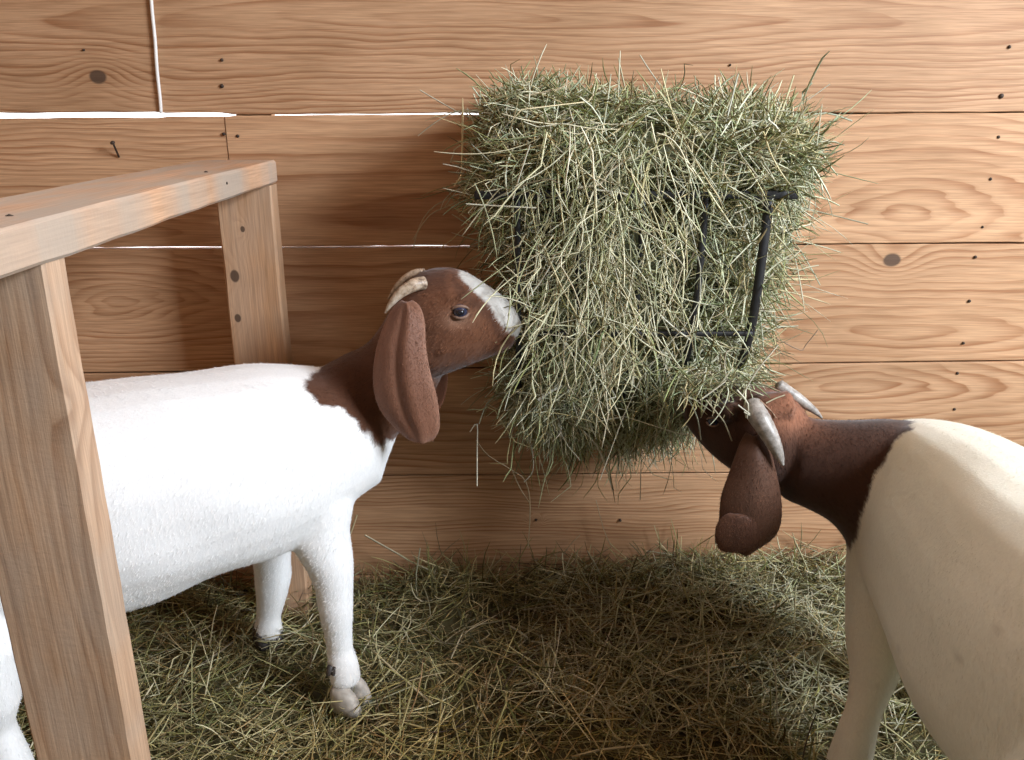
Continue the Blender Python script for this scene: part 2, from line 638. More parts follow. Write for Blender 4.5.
hoof_pale = plain('pale_hoof', (0.42, 0.38, 0.33), 0.6, noise=.25)
hoof_dark = plain('dark_hoof', (0.05, 0.04, 0.035), 0.6, noise=.3)

WHITE = np.array([.88, .88, .87])
BROWN = np.array([.150, .058, .026])
DBROWN = np.array([.050, .020, .011])
RED = np.array([.23, .085, .036])


def body_mesh(name, mb_, parent, paint, voxel=.0045, smooth_it=12, dents=()):
    tmp = mb_.build('tmp_body')
    r = tmp.modifiers.new('r', 'REMESH')
    r.mode = 'VOXEL'
    r.voxel_size = voxel
    s = tmp.modifiers.new('s', 'SMOOTH')
    s.factor = .5
    s.iterations = smooth_it
    dg = bpy.context.evaluated_depsgraph_get()
    me = bpy.data.meshes.new_from_object(tmp.evaluated_get(dg))
    old = tmp.data
    bpy.data.objects.remove(tmp)
    bpy.data.meshes.remove(old)
    me.name = name
    N = len(me.vertices)
    co = np.empty(N * 3, dtype=np.float64)
    me.vertices.foreach_get('co', co)
    co = co.reshape(-1, 3)
    # soft undulation of the flesh
    nr = np.empty(N * 3, dtype=np.float64)
    me.vertices.foreach_get('normal', nr)
    nr = nr.reshape(-1, 3)
    d = .0016 * (np.sin(co[:, 0] * 31 + co[:, 2] * 17) * np.sin(co[:, 1] * 27 + 1.3) + .6 * np.sin(co[:, 2] * 53 + co[:, 0] * 21 + 2))
    for (c, rad, dep) in dents:
        q = ((co - np.array(c)) ** 2).sum(1) / rad ** 2
        d = d - dep * np.exp(-q)
    cl = paint(co)
    co2 = co + nr * d[:, None]
    off = np.array(parent_base(parent))
    me.vertices.foreach_set('co', (co2 - off).ravel())
    a = me.color_attributes.new('Col', 'FLOAT_COLOR', 'POINT')
    c4 = np.ones((N, 4), dtype=np.float32)
    c4[:, :3] = cl
    a.data.foreach_set('color', c4.ravel())
    me.materials.clear()
    me.materials.append(fur)
    me.polygons.foreach_set('use_smooth', [True] * len(me.polygons))
    me.update()
    o = bpy.data.objects.new(name, me)
    col.objects.link(o)
    o.parent = parent
    return o


def hn(co, s, k):
    """cheap smooth noise on points, about -1..1"""
    return (np.sin(co[:, 0] * s + k) + np.sin(co[:, 1] * s * 1.13 + co[:, 0] * s * .7 + 2 * k) + np.sin(co[:, 2] * s * .93 + co[:, 1] * s * .6 + 3 * k) + np.sin((co[:, 0] + co[:, 2]) * s * 1.9 + k)) / 4


def ring_px(top, bot, Y, hw, tilt=0.0, Yb=None):
    a = P(top[0], top[1], Y)
    b_ = P(bot[0], bot[1], Y if Yb is None else Yb)
    c = (a + b_) / 2
    side = Vector((0, 1, 0)) + Vector((1, 0, 0)) * tilt
    return (c, (a - b_) / 2, side.normalized() * hw)


def smooth_rings(R, m):
    flat = [tuple(c) + tuple(a) + tuple(b) for c, a, b in R]
    return [(Vector(q[0:3]), Vector(q[3:6]), Vector(q[6:9])) for q in spline(flat, m)]


def torso(mb_, L, m=4):
    """L: centre x,y,z, half width, half height; rings stand across the path"""
    R = []
    n = len(L)
    for i, (x, y, z, wd, h) in enumerate(L):
        p0 = Vector(L[max(i - 1, 0)][:3])
        p1 = Vector(L[min(i + 1, n - 1)][:3])
        t = (p1 - p0)
        t.z *= .4
        t.normalize()
        side = t.cross(Vector((0, 0, 1))).normalized()
        up = side.cross(t).normalized()
        R.append((Vector((x, y, z)), side * wd, up * h))
    mb_.rings(smooth_rings(R, m), 28, 2.2)


def hoof(parent, p, fwd, m, s=1.0, part='hoof'):
    """cloven hoof: two claws side by side; p = middle of the sole"""
    q = MB()
    fwd = Vector(fwd).normalized()
    side = Vector((fwd.y, -fwd.x, 0))
    for sg in (-1, 1):
        R = []
        for (h, f, wd, ln) in ((0.000, .004, .0135, .026), (.012, .003, .0130, .0245), (.026, .000, .0120, .021), (.036, -.003, .009, .015)):
            c = p + side * sg * .0145 * s + fwd * f * s + Vector((0, 0, h * s))
            R.append((c, side * wd * s, fwd * ln * s))
        q.rings(R, 14, 2.6)
    return q.build(part, m, parent)


def eye(parent, p, out, r=.010, sunk=.5):
    out = Vector(out).normalized()
    e = MB()
    up = Vector((0, 0, 1))
    sd = out.cross(up).normalized()
    up = sd.cross(out).normalized()
    R = []
    for k in range(1, 9):
        t = math.pi * k / 9
        R.append((p + out * math.cos(t) * r, sd * math.sin(t) * r, up * math.sin(t) * r))
    e.rings(R, 16)
    ball = e.build('eye', iris_m, parent)
    pu = MB()
    c = p + out * (r * .93)
    pu.rings([(c - out * .002, sd * r * .55, up * r * .40), (c + out * .0008, sd * r * .52, up * r * .36)], 14, 2.6)
    pu.build('pupil', eye_m, ball)
    # lids: two arcs above and below
    for sg in (-1, 1):
        l = MB()
        pts, rad = [], []
        for k in range(9):
            a = -1 + 2 * k / 8
            ang = a * 1.25
            hgt = sg * math.cos(ang) * r * (.74 if sg > 0 else .80)
            pts.append(p + sd * math.sin(ang) * r * 1.18 + up * hgt + out * (r * .62 * math.cos(ang)))
            rad.append(r * (.12 + .10 * math.cos(ang)))
        l.tube(pts, rad, 8, hint=out)
        l.build('eyelid', lid_m, ball)
    return ball


def ear(name, rows, Yf, th, parent, c_out, c_in, fold=.012, label=None, groove=True, hairs=7000):
    """rows: (py, x left, x right, Y); a leaf with thickness, folded lengthwise"""
    rows = spline(rows, 3)
    nx = 13
    verts, cols = [], []
    n = len(rows)
    for side in (0, 1):
        for i, (py, xl, xr, Y) in enumerate(rows):
            for k in range(nx):
                s = k / (nx - 1)
                a = P(xl, py, Y)
                b_ = P(xr, py, Y)
                q = a.lerp(b_, s)
                bend = math.sin(s * math.pi) * fold
                gr = 0
                if groove:
                    gr = -.006 * math.exp(-((s - .42) / .07) ** 2) * math.sin(math.pi * min(1, max(0, (i / n - .02) / .9))) + .003 * math.exp(-((s - .62) / .1) ** 2)
                edge = 1 - abs(2 * s - 1) ** 4
                tt = th * (.25 + .75 * edge)
                yy = -bend - gr * 1.0 + (tt / 2 if side else -tt / 2)
                verts.append(q + Vector((0, yy, 0)))
                if side == 0:
                    m_ = (.5 + .5 * math.tanh((abs(s - .42) - .06) * 20))  # shade of the groove painted into the ear colour
                    rim = math.exp(-((1 - s) / .07) ** 2) + .8 * math.exp(-(s / .10) ** 2) + .6 * math.exp(-((n - 1 - i) / 3) ** 2)  # lighter rim: edge highlight painted into the ear colour
                    cc = np.array(c_in) * (.78 + .22 * m_)
                    cc = cc * (1 - .55 * min(1, rim)) + np.array(c_out) * .55 * min(1, rim)
                else:
                    cc = np.array(c_out)
                cols.append(cc)
    faces = []
    o1 = n * nx
    for i in range(n - 1):
        for k in range(nx - 1):
            a = i * nx + k
            faces.append((a, a + nx, a + nx + 1, a + 1))
            faces.append((o1 + a, o1 + a + 1, o1 + a + nx + 1, o1 + a + nx))
    for i in range(n - 1):
        a = i * nx
        faces.append((a, o1 + a, o1 + a + nx, a + nx))
        a = i * nx + nx - 1
        faces.append((a, a + nx, o1 + a + nx, o1 + a))
    for k in range(nx - 1):
        faces.append((k, k + 1, o1 + k + 1, o1 + k))
        a = (n - 1) * nx + k
        faces.append((a, o1 + a, o1 + a + 1, a + 1))
    o = obj(name, verts, faces, ear_fur, parent)
    a = o.data.color_attributes.new('Col', 'FLOAT_COLOR', 'POINT')
    c4 = np.ones((len(verts), 4), dtype=np.float32)
    c4[:, :3] = np.array(cols)
    a.data.foreach_set('color', c4.ravel())
    sm = o.modifiers.new('sub', 'SUBSURF')
    sm.levels = 1
    sm.render_levels = 1
    if label:
        o['label'] = label
    coat(o, parent, (0, 0, -1), hairs, .0025, .005, name='ear_hair')
    return o


def horn(parent, pts, rad, m, label=None):
    q = MB()
    pp = spline([tuple(p) + (r,) for p, r in zip(pts, rad)], 6)
    P3 = [Vector(v[:3]) for v in pp]
    R_ = [v[3] * (1 + .02 * math.sin(i * 2.2)) for i, v in enumerate(pp)]
    q.tube(P3, R_, 14)
    return q.build('horn', m, parent)


def coat(body, parent, flow, n, lo, hi, name='coat'):
    """short hairs lying along the skin, coloured like the skin they grow from"""
    me = body.data
    N = len(me.vertices)
    co = np.empty(N * 3); me.vertices.foreach_get('co', co); co = co.reshape(-1, 3)
    nr = np.empty(N * 3); me.vertices.foreach_get('normal', nr); nr = nr.reshape(-1, 3)
    c4 = np.empty(N * 4, dtype=np.float32); me.color_attributes['Col'].data.foreach_get('color', c4); c4 = c4.reshape(-1, 4)[:, :3]
    me.calc_loop_triangles()
    T_ = np.empty(len(me.loop_triangles) * 3, dtype=np.int32); me.loop_triangles.foreach_get('vertices', T_); T_ = T_.reshape(-1, 3)
    A_ = np.linalg.norm(np.cross(co[T_[:, 1]] - co[T_[:, 0]], co[T_[:, 2]] - co[T_[:, 0]]), axis=1)
    w_ = A_ * np.where(c4[T_[:, 0], 0] < .35, 2.4, 1.0)
    i = T_[rng.choice(len(T_), n, p=w_ / w_.sum())]
    bc = rng.dirichlet((1, 1, 1), n)
    p = (co[i] * bc[:, :, None]).sum(1)
    m = (nr[i] * bc[:, :, None]).sum(1)
    c = (c4[i] * bc[:, :, None]).sum(1)
    f = np.tile(np.array(flow, dtype=float), (n, 1)) + rng.normal(size=(n, 3)) * .22
    f = f - (f * m).sum(1)[:, None] * m
    f /= np.linalg.norm(f, axis=1, keepdims=True) + 1e-9
    L = rng.uniform(lo, hi, n)[:, None]
    lift = rng.uniform(.05, .28, n)[:, None]
    side = np.cross(f, m) * rng.uniform(.00022, .00042, n)[:, None]
    a = p - m * .001
    b_ = p + f * L * .55 + m * L * lift * .75
    e = p + f * L + m * L * lift
    V = np.stack([a - side, a + side, b_ - side * .8, b_ + side * .8, e], 1).reshape(-1, 3)
    k = np.arange(n)[:, None] * 5
    T = np.concatenate([k + [0, 1, 3], k + [0, 3, 2], k + [2, 3, 4]], 0)
    cc = np.repeat(np.clip(c * (1 + rng.normal(size=(n, 1)) * np.where(c[:, :1] > .4, .05, .22)), 0, .9), 5, axis=0)
    me2 = bpy.data.meshes.new(name)
    me2.from_pydata(V, [], T)
    at = me2.color_attributes.new('Col', 'FLOAT_COLOR', 'POINT')
    q = np.ones((len(V), 4), dtype=np.float32); q[:, :3] = cc
    at.data.foreach_set('color', q.ravel())
    me2.materials.append(hair_m)
    o = bpy.data.objects.new(name, me2)
    col.objects.link(o)
    o.parent = parent
    o['kind'] = 'stuff'
    return o


hair_m = attr_mat('short_hair', .7, .25, False, .1)

# ---------------- left goat (stands side on, head up at the feeder)
gl = empty('goat', (-0.55, -0.40, 0.05), 'white goat with raised brown head eating hay at the left side of the feeder', 'goat')
b1 = MB()
torso(b1, [(-.97, -.545, .52, .06, .08), (-.94, -.54, .51, .105, .125), (-.86, -.52, .495, .135, .160), (-.74, -.48, .486, .148, .172), (-.60, -.43, .487, .150, .174),
           (-.47, -.38, .503, .142, .158), (-.37, -.335, .512, .132, .148), (-.29, -.30, .530, .110, .112), (-.222, -.285, .530, .074, .082)])
b1.rings(smooth_rings([ring_px((322, 366), (345, 500), -.29, .09), ring_px((342, 356), (384, 445), -.285, .075), ring_px((368, 343), (404, 428), -.285, .062),
                       ring_px((388, 312), (428, 402), -.285, .054), ring_px((404, 290), (442, 376), -.285, .046)], 4), 22)
HY = -.295
b1.rings(smooth_rings([ring_px((396, 302), (404, 345), HY, .034), ring_px((407, 283), (416, 366), HY, .046), ring_px((424, 270), (430, 377), HY, .053),
                       ring_px((448, 267), (450, 372), HY, .055), ring_px((469, 273), (470, 365), HY, .048), ring_px((488, 285), (487, 358), HY, .037),
                       ring_px((503, 295), (500, 353), HY, .033), ring_px((514, 306), (511, 346), HY, .029), ring_px((519, 316), (517, 336), HY, .017)], 4), 24, 2.15)
# brow and cheek
pe = P(459, 311, HY)
b1.tube([P(446, 296, HY - .036), P(466, 297, HY - .034)], [.016, .013], 12)
b1.tube([P(440, 345, HY - .03), P(462, 340, HY - .028)], [.026, .022], 12)
# shoulder and legs
YN = -.375
b1.tube([P(322, 435, -.33), P(318, 475, -.345), P(317, 510, -.36)], [.078, .074, .052], 18)
b1.tube([P(316, 500, -.365), P(320, 535, YN), P(330, 565, YN), P(334, 588, YN), P(336, 605, YN), P(338, 628, YN + .005), P(340, 648, YN + .008), P(344, 664, YN + .004), P(346, 681, YN)],
        [.060, .048, .037, .0325, .030, .0245, .0235, .0262, .0255], 16)
b1.tube([P(280, 480, -.24), P(272, 520, -.22), P(271, 548, -.21), P(274, 575, -.20), P(271, 598, -.20), P(268, 616, -.20), P(268, 632, -.20)],
        [.06, .046, .036, .034, .026, .024, .030], 16)
# hind legs: thigh, hock pointing back, near-vertical shank
b1.tube([Vector((-.82, -.56, .50)), Vector((-.78, -.59, .40)), Vector((-.735, -.60, .32)), Vector((-.730, -.60, .25)), Vector((-.735, -.60, .205)), Vector((-.712, -.60, .13)), Vector((-.705, -.60, .09))],
        [.10, .095, .06, .042, .032, .023, .028], 16)
b1.tube([Vector((-.88, -.47, .50)), Vector((-.86, -.45, .40)), Vector((-.84, -.44, .32)), Vector((-.88, -.44, .25)), Vector((-.92, -.44, .205)), Vector((-.90, -.44, .13)), Vector((-.89, -.44, .09))],
        [.10, .09, .06, .042, .032, .023, .028], 16)
# tail
b1.tube([Vector((-.99, -.54, .60)), Vector((-1.03, -.545, .61)), Vector((-1.07, -.55, .58))], [.022, .024, .010], 10)

bl = [(296, 357), (303, 362), (313, 366), (325, 375), (340, 386), (358, 394), (368, 404), (376, 416), (386, 430), (393, 440), (397, 452)]
blw = [P(a, b_, -.30) for a, b_ in bl]
bz = np.array([p.z for p in blw])[::-1]
bx = np.array([p.x for p in blw])[::-1]
nb = [P(a, b_, HY) for a, b_ in [(452, 262), (458, 272), (466, 280), (480, 291), (490, 300), (496, 312), (503, 322), (514, 332)]]
nx_ = np.array([p.x for p in nb])
nz_ = np.array([p.z for p in nb])


def paint_left(co):
    x, y, z = co[:, 0], co[:, 1], co[:, 2]
    n = hn(co, 130, 1.0) * .0035 + hn(co, 330, 2.0) * .003
    lim = np.interp(z, bz, bx) + (y + .33) * .15
    k = np.clip((x - lim + n) / .005 + .5, 0, 1)
    # above the shoulder line only the neck is brown
    br = np.tile(BROWN, (len(x), 1))
    dk = np.clip((P(400, 300, HY).x - x) / .06, 0, 1)[:, None]
    br = br * (1 - .60 * dk) + DBROWN * .60 * dk
    # dark crown
    crown = np.clip((z - P(440, 290, HY).z) / .02, 0, 1) * np.clip((P(458, 290, HY).x - x) / .02, 0, 1)
    br = br * (1 - .6 * crown[:, None]) + DBROWN * .6 * crown[:, None]
    # dark ridge beside the blaze and dark mouth
    lim2 = np.interp(x, nx_, nz_)
    rid = np.exp(-((z - lim2 + .014) / .013) ** 2) * (x > nx_[0])
    br = br * (1 - .6 * rid[:, None]) + DBROWN * .6 * rid[:, None]
    jaw = np.clip((P(450, 352, HY).z - z) / .02, 0, 1) * (x > P(430, 350, HY).x)
    br = br * (1 - .55 * jaw[:, None]) + DBROWN * .55 * jaw[:, None]
    er = np.exp(-(((x - pe.x) / .022) ** 2 + ((z - pe.z) / .013) ** 2))[:, None]
    br = br * (1 - .55 * er) + np.array([.36, .21, .14]) * .55 * er
    bz2 = np.clip((z - lim2 + n * .6) / .004 + .5, 0, 1) * np.clip((x - nx_[1]) / .006, 0, 1)
    bla = np.tile(np.array([.56, .54, .50]), (len(x), 1))
    br = br * (1 - bz2[:, None]) + bla * bz2[:, None]
    wh = np.tile(WHITE, (len(x), 1))
    # a little bare skin and dirt on the lower legs
    dirt_ = np.clip((.20 - z) / .12, 0, 1)[:, None] * (.25 + .25 * hn(co, 60, 4.0)[:, None])
    wh = wh * (1 - dirt_) + np.array([.45, .40, .33]) * dirt_
    return wh * (1 - k[:, None]) + br * k[:, None]


gl_body = body_mesh('body', b1, gl, paint_left,
          dents=[((pe.x, HY - .055, pe.z), .012, .004), (tuple(P(513, 322, HY - .02)), .006, .005)])
coat(gl_body, gl, (-.8, 0, -.6), 60000, .005, .010)
eye(gl, P(460, 311, HY - .047), (.12, -1, .05), .0115)
ear('ear', [(300, 402, 412, HY - .050), (306, 394, 420, HY - .056), (322, 385, 425, HY - .066), (345, 377, 426, HY - .078), (370, 373, 430, HY - .085), (392, 374, 436, HY - .088),
            (410, 380, 439, HY - .088), (424, 391, 440, HY - .086), (433, 400, 438, HY - .084), (439, 408, 434, HY - .082)], 0, .007, gl,
    (.36, .19, .125), (.18, .078, .044), fold=.012)
ear('ear', [(300, 408, 416, HY + .05), (322, 398, 432, HY + .058), (350, 398, 442, HY + .062), (375, 400, 448, HY + .064), (400, 402, 444, HY + .064),
            (420, 408, 432, HY + .062), (428, 416, 424, HY + .062)], 0, .006, gl, (.22, .09, .05), (.16, .06, .03), fold=-.01)
horn(gl, [P(424, 283, HY - .036), P(414, 285, HY - .046), P(402, 292, HY - .052), P(393, 301, HY - .054), P(385, 313, HY - .054)], [.010, .0100, .0080, .0055, .0015], horn_l)
horn(gl, [P(424, 274, HY + .022), P(414, 275, HY + .026), P(403, 281, HY + .028), P(395, 289, HY + .030), P(388, 299, HY + .03)], [.009, .0085, .0065, .004, .0012], horn_l)
hp = P(348, 684, YN)
hoof(gl, Vector((hp.x + .001, YN - .004, .067)), (1, -.45, 0), hoof_pale, 1.12)
hoof(gl, Vector((P(268, 636, -.2).x, -.2, P(268, 640, -.2).z)), (.5, -.8, 0), hoof_dark, 1.0)
hoof(gl, Vector((-.695, -.605, .055)), (1, -.25, 0), hoof_pale, 1.1)
hoof(gl, Vector((-.88, -.445, .055)), (1, -.25, 0), hoof_pale, 1.1)
dc = MB()
for s_ in (0, 1):
    dc.tube([P(331 + s_ * 5, 666, YN - .012), P(328 + s_ * 5, 675, YN - .018)], [.006, .004], 8)
dc.build('dewclaw', hoof_dark, gl)

# ---------------- right goat (seen from its left rear side, head down under the feeder)
gr = empty('goat', (0.62, -0.70, 0.05), 'white goat with dark brown lowered head and grey horns at lower right', 'goat')
b2 = MB()
torso(b2, [(.585, -.31, .455, .05, .07), (.600, -.355, .460, .085, .115), (.622, -.44, .462, .112, .150), (.628, -.56, .455, .132, .172), (.632, -.70, .445, .158, .190),
           (.640, -.83, .450, .165, .188), (.652, -.95, .470, .150, .170), (.660, -1.04, .490, .115, .135), (.662, -1.09, .50, .06, .08)])
b2.rings(smooth_rings([ring_px((935, 428), (868, 590), -.42, .085), ring_px((898, 422), (850, 548), -.41, .082), ring_px((860, 422), (830, 522), -.40, .07),
                       ring_px((825, 421), (805, 507), -.385, .06), ring_px((795, 418), (780, 497), -.37, .052)], 4), 22)
R2 = [((806, 412), (782, 492), -.365, .045), ((790, 396), (762, 487), -.36, .054), ((765, 386), (740, 474), -.35, .056), ((740, 382), (722, 462), -.335, .052),
      ((718, 382), (706, 448), -.32, .042), ((702, 384), (694, 434), -.308, .034), ((689, 390), (686, 422), -.30, .026)]
b2.rings(smooth_rings([ring_px(a, c, Y, h, .25) for a, c, Y, h in R2], 4), 22, 2.15)
b2.tube([P(716, 412, -.37), P(733, 410, -.385)], [.015, .017], 12)
b2.tube([P(756, 408, -.385), P(790, 405, -.385)], [.022, .022], 12)
# front legs
b2.tube([Vector((.590, -.43, .42)), Vector((.578, -.44, .33)), P(878, 636, -.47), P(873, 678, -.50), P(864, 712, -.53), P(855, 742, -.55), P(848, 764, -.56), P(844, 795, -.565)],
        [.072, .060, .046, .034, .027, .028, .032, .029], 16)
b2.tube([Vector((.69, -.40, .42)), Vector((.70, -.40, .32)), Vector((.70, -.40, .24)), Vector((.70, -.41, .17)), Vector((.70, -.41, .11)), Vector((.70, -.41, .085))],
        [.07, .055, .036, .031, .023, .028], 16)
# hind legs
b2.tube([Vector((.58, -.96, .48)), Vector((.555, -.95, .40)), Vector((.55, -.91, .32)), Vector((.555, -.95, .25)), Vector((.56, -1.0, .20)), Vector((.56, -.985, .13)), Vector((.56, -.98, .085))],
        [.10, .095, .065, .045, .033, .024, .029], 16)
b2.tube([Vector((.74, -.97, .48)), Vector((.76, -.95, .40)), Vector((.765, -.91, .32)), Vector((.765, -.95, .25)), Vector((.765, -1.0, .20)), Vector((.765, -.985, .13)), Vector((.765, -.98, .085))],
        [.10, .095, .065, .045, .033, .024, .029], 16)
b2.tube([Vector((.665, -1.10, .57)), Vector((.668, -1.14, .585)), Vector((.67, -1.18, .55))], [.022, .024, .010], 10)

A_ = P(925, 418, -.43)
B_ = P(852, 540, -.43)
br_pts = [P(a, b_, -.43) for a, b_ in [(940, 400), (925, 417), (898, 435), (880, 460), (868, 495), (859, 525), (852, 545), (848, 580)]]
rz_ = np.array([p.z for p in br_pts])[::-1]
rx_ = np.array([p.x for p in br_pts])[::-1]


def paint_right(co):
    x, y, z = co[:, 0], co[:, 1], co[:, 2]
    n = hn(co, 130, 1.0) * .003 + hn(co, 330, 2.0) * .0025
    lim = np.interp(z, rz_, rx_) - np.clip(-(y + .43), -.2, .3) * .55
    k = np.clip((lim - x + n) / .004 + .5, 0, 1) * (y > -.62) * np.clip((z - P(852, 552, -.43).z + n) / .008 + .5, 0, 1)
    br = np.tile(np.array([.050, .019, .009]), (len(x), 1))
    # reddish poll between the horns
    pc = P(785, 402, -.36)
    po = np.clip(1.6 * np.exp(-(((x - pc.x) / .045) ** 2 + ((z - pc.z) / .030) ** 2)), 0, 1)[:, None]
    br = br * (1 - po) + np.array([.26, .11, .06]) * po
    wh = np.tile(np.array([.73, .715, .61]), (len(x), 1))
    sp = np.clip((hn(co, 42, 7.0) - .80) / .06, 0, 1)[:, None]
    wh = wh * (1 - .5 * sp) + np.array([.35, .30, .22]) * .5 * sp
    return wh * (1 - k[:, None]) + br * k[:, None]


gr_body = body_mesh('body', b2, gr, paint_right)
coat(gr_body, gr, (.35, -.7, -.6), 60000, .005, .010)
eye(gr, P(713, 421, -.364), (-.35, -1, .1), .0085)
ear('ear', [(432, 746, 758, -.400), (440, 741, 765, -.408), (455, 735, 772, -.418), (475, 728, 777, -.424), (495, 721, 781, -.428), (515, 719, 782, -.430),
            (530, 719, 779, -.430), (541, 722, 770, -.428), (550, 734, 752, -.426)], 0, .007, gr, (.105, .042, .020), (.085, .036, .018), fold=.016, groove=False)
et = ear('ear_tip', [(513, 730, 742, -.443), (516, 723, 751, -.446), (524, 717, 758, -.448), (534, 715, 761, -.448), (543, 716, 760, -.446), (550, 721, 750, -.442)], 0, .006, gr,
         (.12, .050, .025), (.10, .042, .022), fold=.004, groove=False)
et['label'] = 'lighter curled ear tip'
ear('ear', [(425, 752, 762, -.30), (445, 744, 776, -.29), (475, 738, 780, -.285), (505, 736, 780, -.285), (522, 744, 770, -.285), (530, 752, 762, -.285)], 0, .006, gr,
    (.09, .04, .02), (.08, .035, .018), fold=-.01, groove=False)
horn(gr, [P(752, 404, -.395), P(757, 414, -.412), P(765, 427, -.424), P(773, 442, -.432), P(779, 455, -.436), P(783, 465, -.437)], [.0135, .0155, .0140, .0115, .0075, .002], horn_m)
horn(gr, [P(778, 385, -.345), P(787, 392, -.350), P(797, 398, -.354), P(808, 406, -.356), P(816, 412, -.357), P(822, 418, -.357)], [.0100, .0105, .0090, .0070, .0045, .0015], horn_m)
hoof(gr, Vector((P(844, 800, -.57).x, -.572, .055)), (-.2, 1, 0), hoof_dark, 1.1)
hoof(gr, Vector((.70, -.40, .055)), (-.1, 1, 0), hoof_dark, 1.1)
hoof(gr, Vector((.56, -.975, .055)), (0, 1, 0), hoof_dark, 1.1)
hoof(gr, Vector((.765, -.975, .055)), (0, 1, 0), hoof_dark, 1.1)

# ------------------------------------------------------------------ feeder
iron = plain('black_powder_coated_iron', (0.012, 0.012, 0.013), 0.55, noise=.2)
fd = empty('hay_feeder', (0.195, -0.02, 0.45), 'black metal wall rack packed with hay, fixed to the plank wall', 'hay feeder')
TOPZ, MIDZ, BOTZ = .916, .700, .545
YT, YM, YB = -.298, -.284, -.19
FX0, FX1 = .008, .384
FXb0, FXb1 = .012, .372


def bar(a, b_, wd, dp, name):
    q = MB()
    a, b_ = Vector(a), Vector(b_)
    t = (b_ - a).normalized()
    h = Vector((0, 1, 0)) if abs(t.y) < .9 else Vector((0, 0, 1))
    s = t.cross(h).normalized()
    u_ = t.cross(s).normalized()
    R = [(a, s * wd, u_ * dp), (a.lerp(b_, .02), s * wd, u_ * dp), (a.lerp(b_, .5), s * wd, u_ * dp), (a.lerp(b_, .98), s * wd, u_ * dp), (b_, s * wd, u_ * dp)]
    q.rings(R, 12, 4.0)
    return q.build(name, iron, fd)


bar((-.055, YT, TOPZ), (.425, YT, TOPZ), .0065, .004, 'top_rail')
bar((FX0, YM - .004, MIDZ), (FX1 - .004, YM - .004, MIDZ), .0042, .0042, 'middle_rail')
bar((FXb0, YB, BOTZ), (FXb1, YB, BOTZ), .0045, .0045, 'bottom_rail')
for k, wd in enumerate((.0048, .0042, .0042, .0055, .0075)):
    xa = FX0 + (FX1 - FX0) * k / 4
    xb = FXb0 + (FXb1 - FXb0) * k / 4
    xm = (xa + xb) / 2
    q = MB()
    pts = [Vector((xa, YT, TOPZ)), Vector((xm, YM, MIDZ)), Vector((xb, YB, BOTZ))]
    pts = [Vector(v) for v in spline(pts, 6)]
    q.tube(pts, [wd] * len(pts), 10, flat=.7)
    q.build('upright', iron, fd)
for (x, xb) in ((FX0, FXb0), (FX1, FXb1)):
    bar((x, YT, TOPZ), (x, -.003, TOPZ), .0045, .0045, 'side_rail')
    bar((xb, YB, BOTZ), (xb, -.003, BOTZ), .0045, .0045, 'side_rail')
    bar((x, -.006, TOPZ + .05), (x, -.006, BOTZ - .02), .012, .003, 'wall_bracket')

# ------------------------------------------------------------------ hay
hay_m, nt, b = nodes_of('dry_hay')
a = nt.nodes.new('ShaderNodeAttribute')
a.attribute_name = 'Col'
nt.links.new(a.outputs['Color'], b.inputs['Base Color'])
b.inputs['Roughness'].default_value = .55
b.inputs['Specular IOR Level'].default_value = .4

PAL_GREEN = [(.48, .51, .36), (.32, .36, .20), (.60, .62, .50), (.20, .22, .11), (.50, .44, .27), (.12, .125, .06), (.66, .66, .56), (.36, .42, .30), (.22, .20, .10)]
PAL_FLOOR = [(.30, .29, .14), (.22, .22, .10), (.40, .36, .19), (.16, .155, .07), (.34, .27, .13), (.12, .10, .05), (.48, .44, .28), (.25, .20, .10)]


def make_strands(p0, d0, length, wid, bend, grav, segs=6, ymax=-.003, kink=.12, cols=None):
    N = len(p0)
    pts = np.zeros((segs + 1, N, 3))
    pts[0] = p0
    d = d0 / np.linalg.norm(d0, axis=1, keepdims=True)
    cv = rng.normal(size=(N, 3)) * bend[:, None]
    for k in range(segs):
        pts[k + 1] = pts[k] + d * (length / segs)[:, None]
        kk = (rng.random(N) < kink)[:, None] * rng.normal(size=(N, 3)) * .55
        d = d + cv + kk + np.array([0, 0, -1.0]) * grav[:, None]
        d /= np.linalg.norm(d, axis=1, keepdims=True)
    if ymax is not None:
        pts[:, :, 1] = np.minimum(pts[:, :, 1], ymax - rng.random(N)[None, :] * .012)
    # frames
    verts = np.zeros((segs + 1, 3, N, 3))
    for k in range(segs + 1):
        t = pts[min(k + 1, segs)] - pts[max(k - 1, 0)]
        t /= (np.linalg.norm(t, axis=1, keepdims=True) + 1e-9)
        h = np.tile(np.array([.31, .77, .55]), (N, 1))
        s = np.cross(t, h)
        s /= (np.linalg.norm(s, axis=1, keepdims=True) + 1e-9)
        u_ = np.cross(t, s)
        taper = (1.0, .35)[k == segs] if k else .7
        r = (wid * taper)[:, None]
        for j in range(3):
            an = 2.094 * j
            verts[k, j] = pts[k] + r * (s * math.cos(an) + u_ * .55 * math.sin(an))
    V = verts.transpose(2, 0, 1, 3).reshape(-1, 3)           # strand-major
    per = (segs + 1) * 3
    f = []
    for k in range(segs):
        for j in range(3):
            j2 = (j + 1) % 3
            f.append((k * 3 + j, k * 3 + j2, k * 3 + 3 + j2, k * 3 + 3 + j))
    f = np.array(f)
    Fc = (f[None] + (np.arange(N) * per)[:, None, None]).reshape(-1, 4)
    C = np.repeat(cols, per, axis=0)
    return V, Fc, C


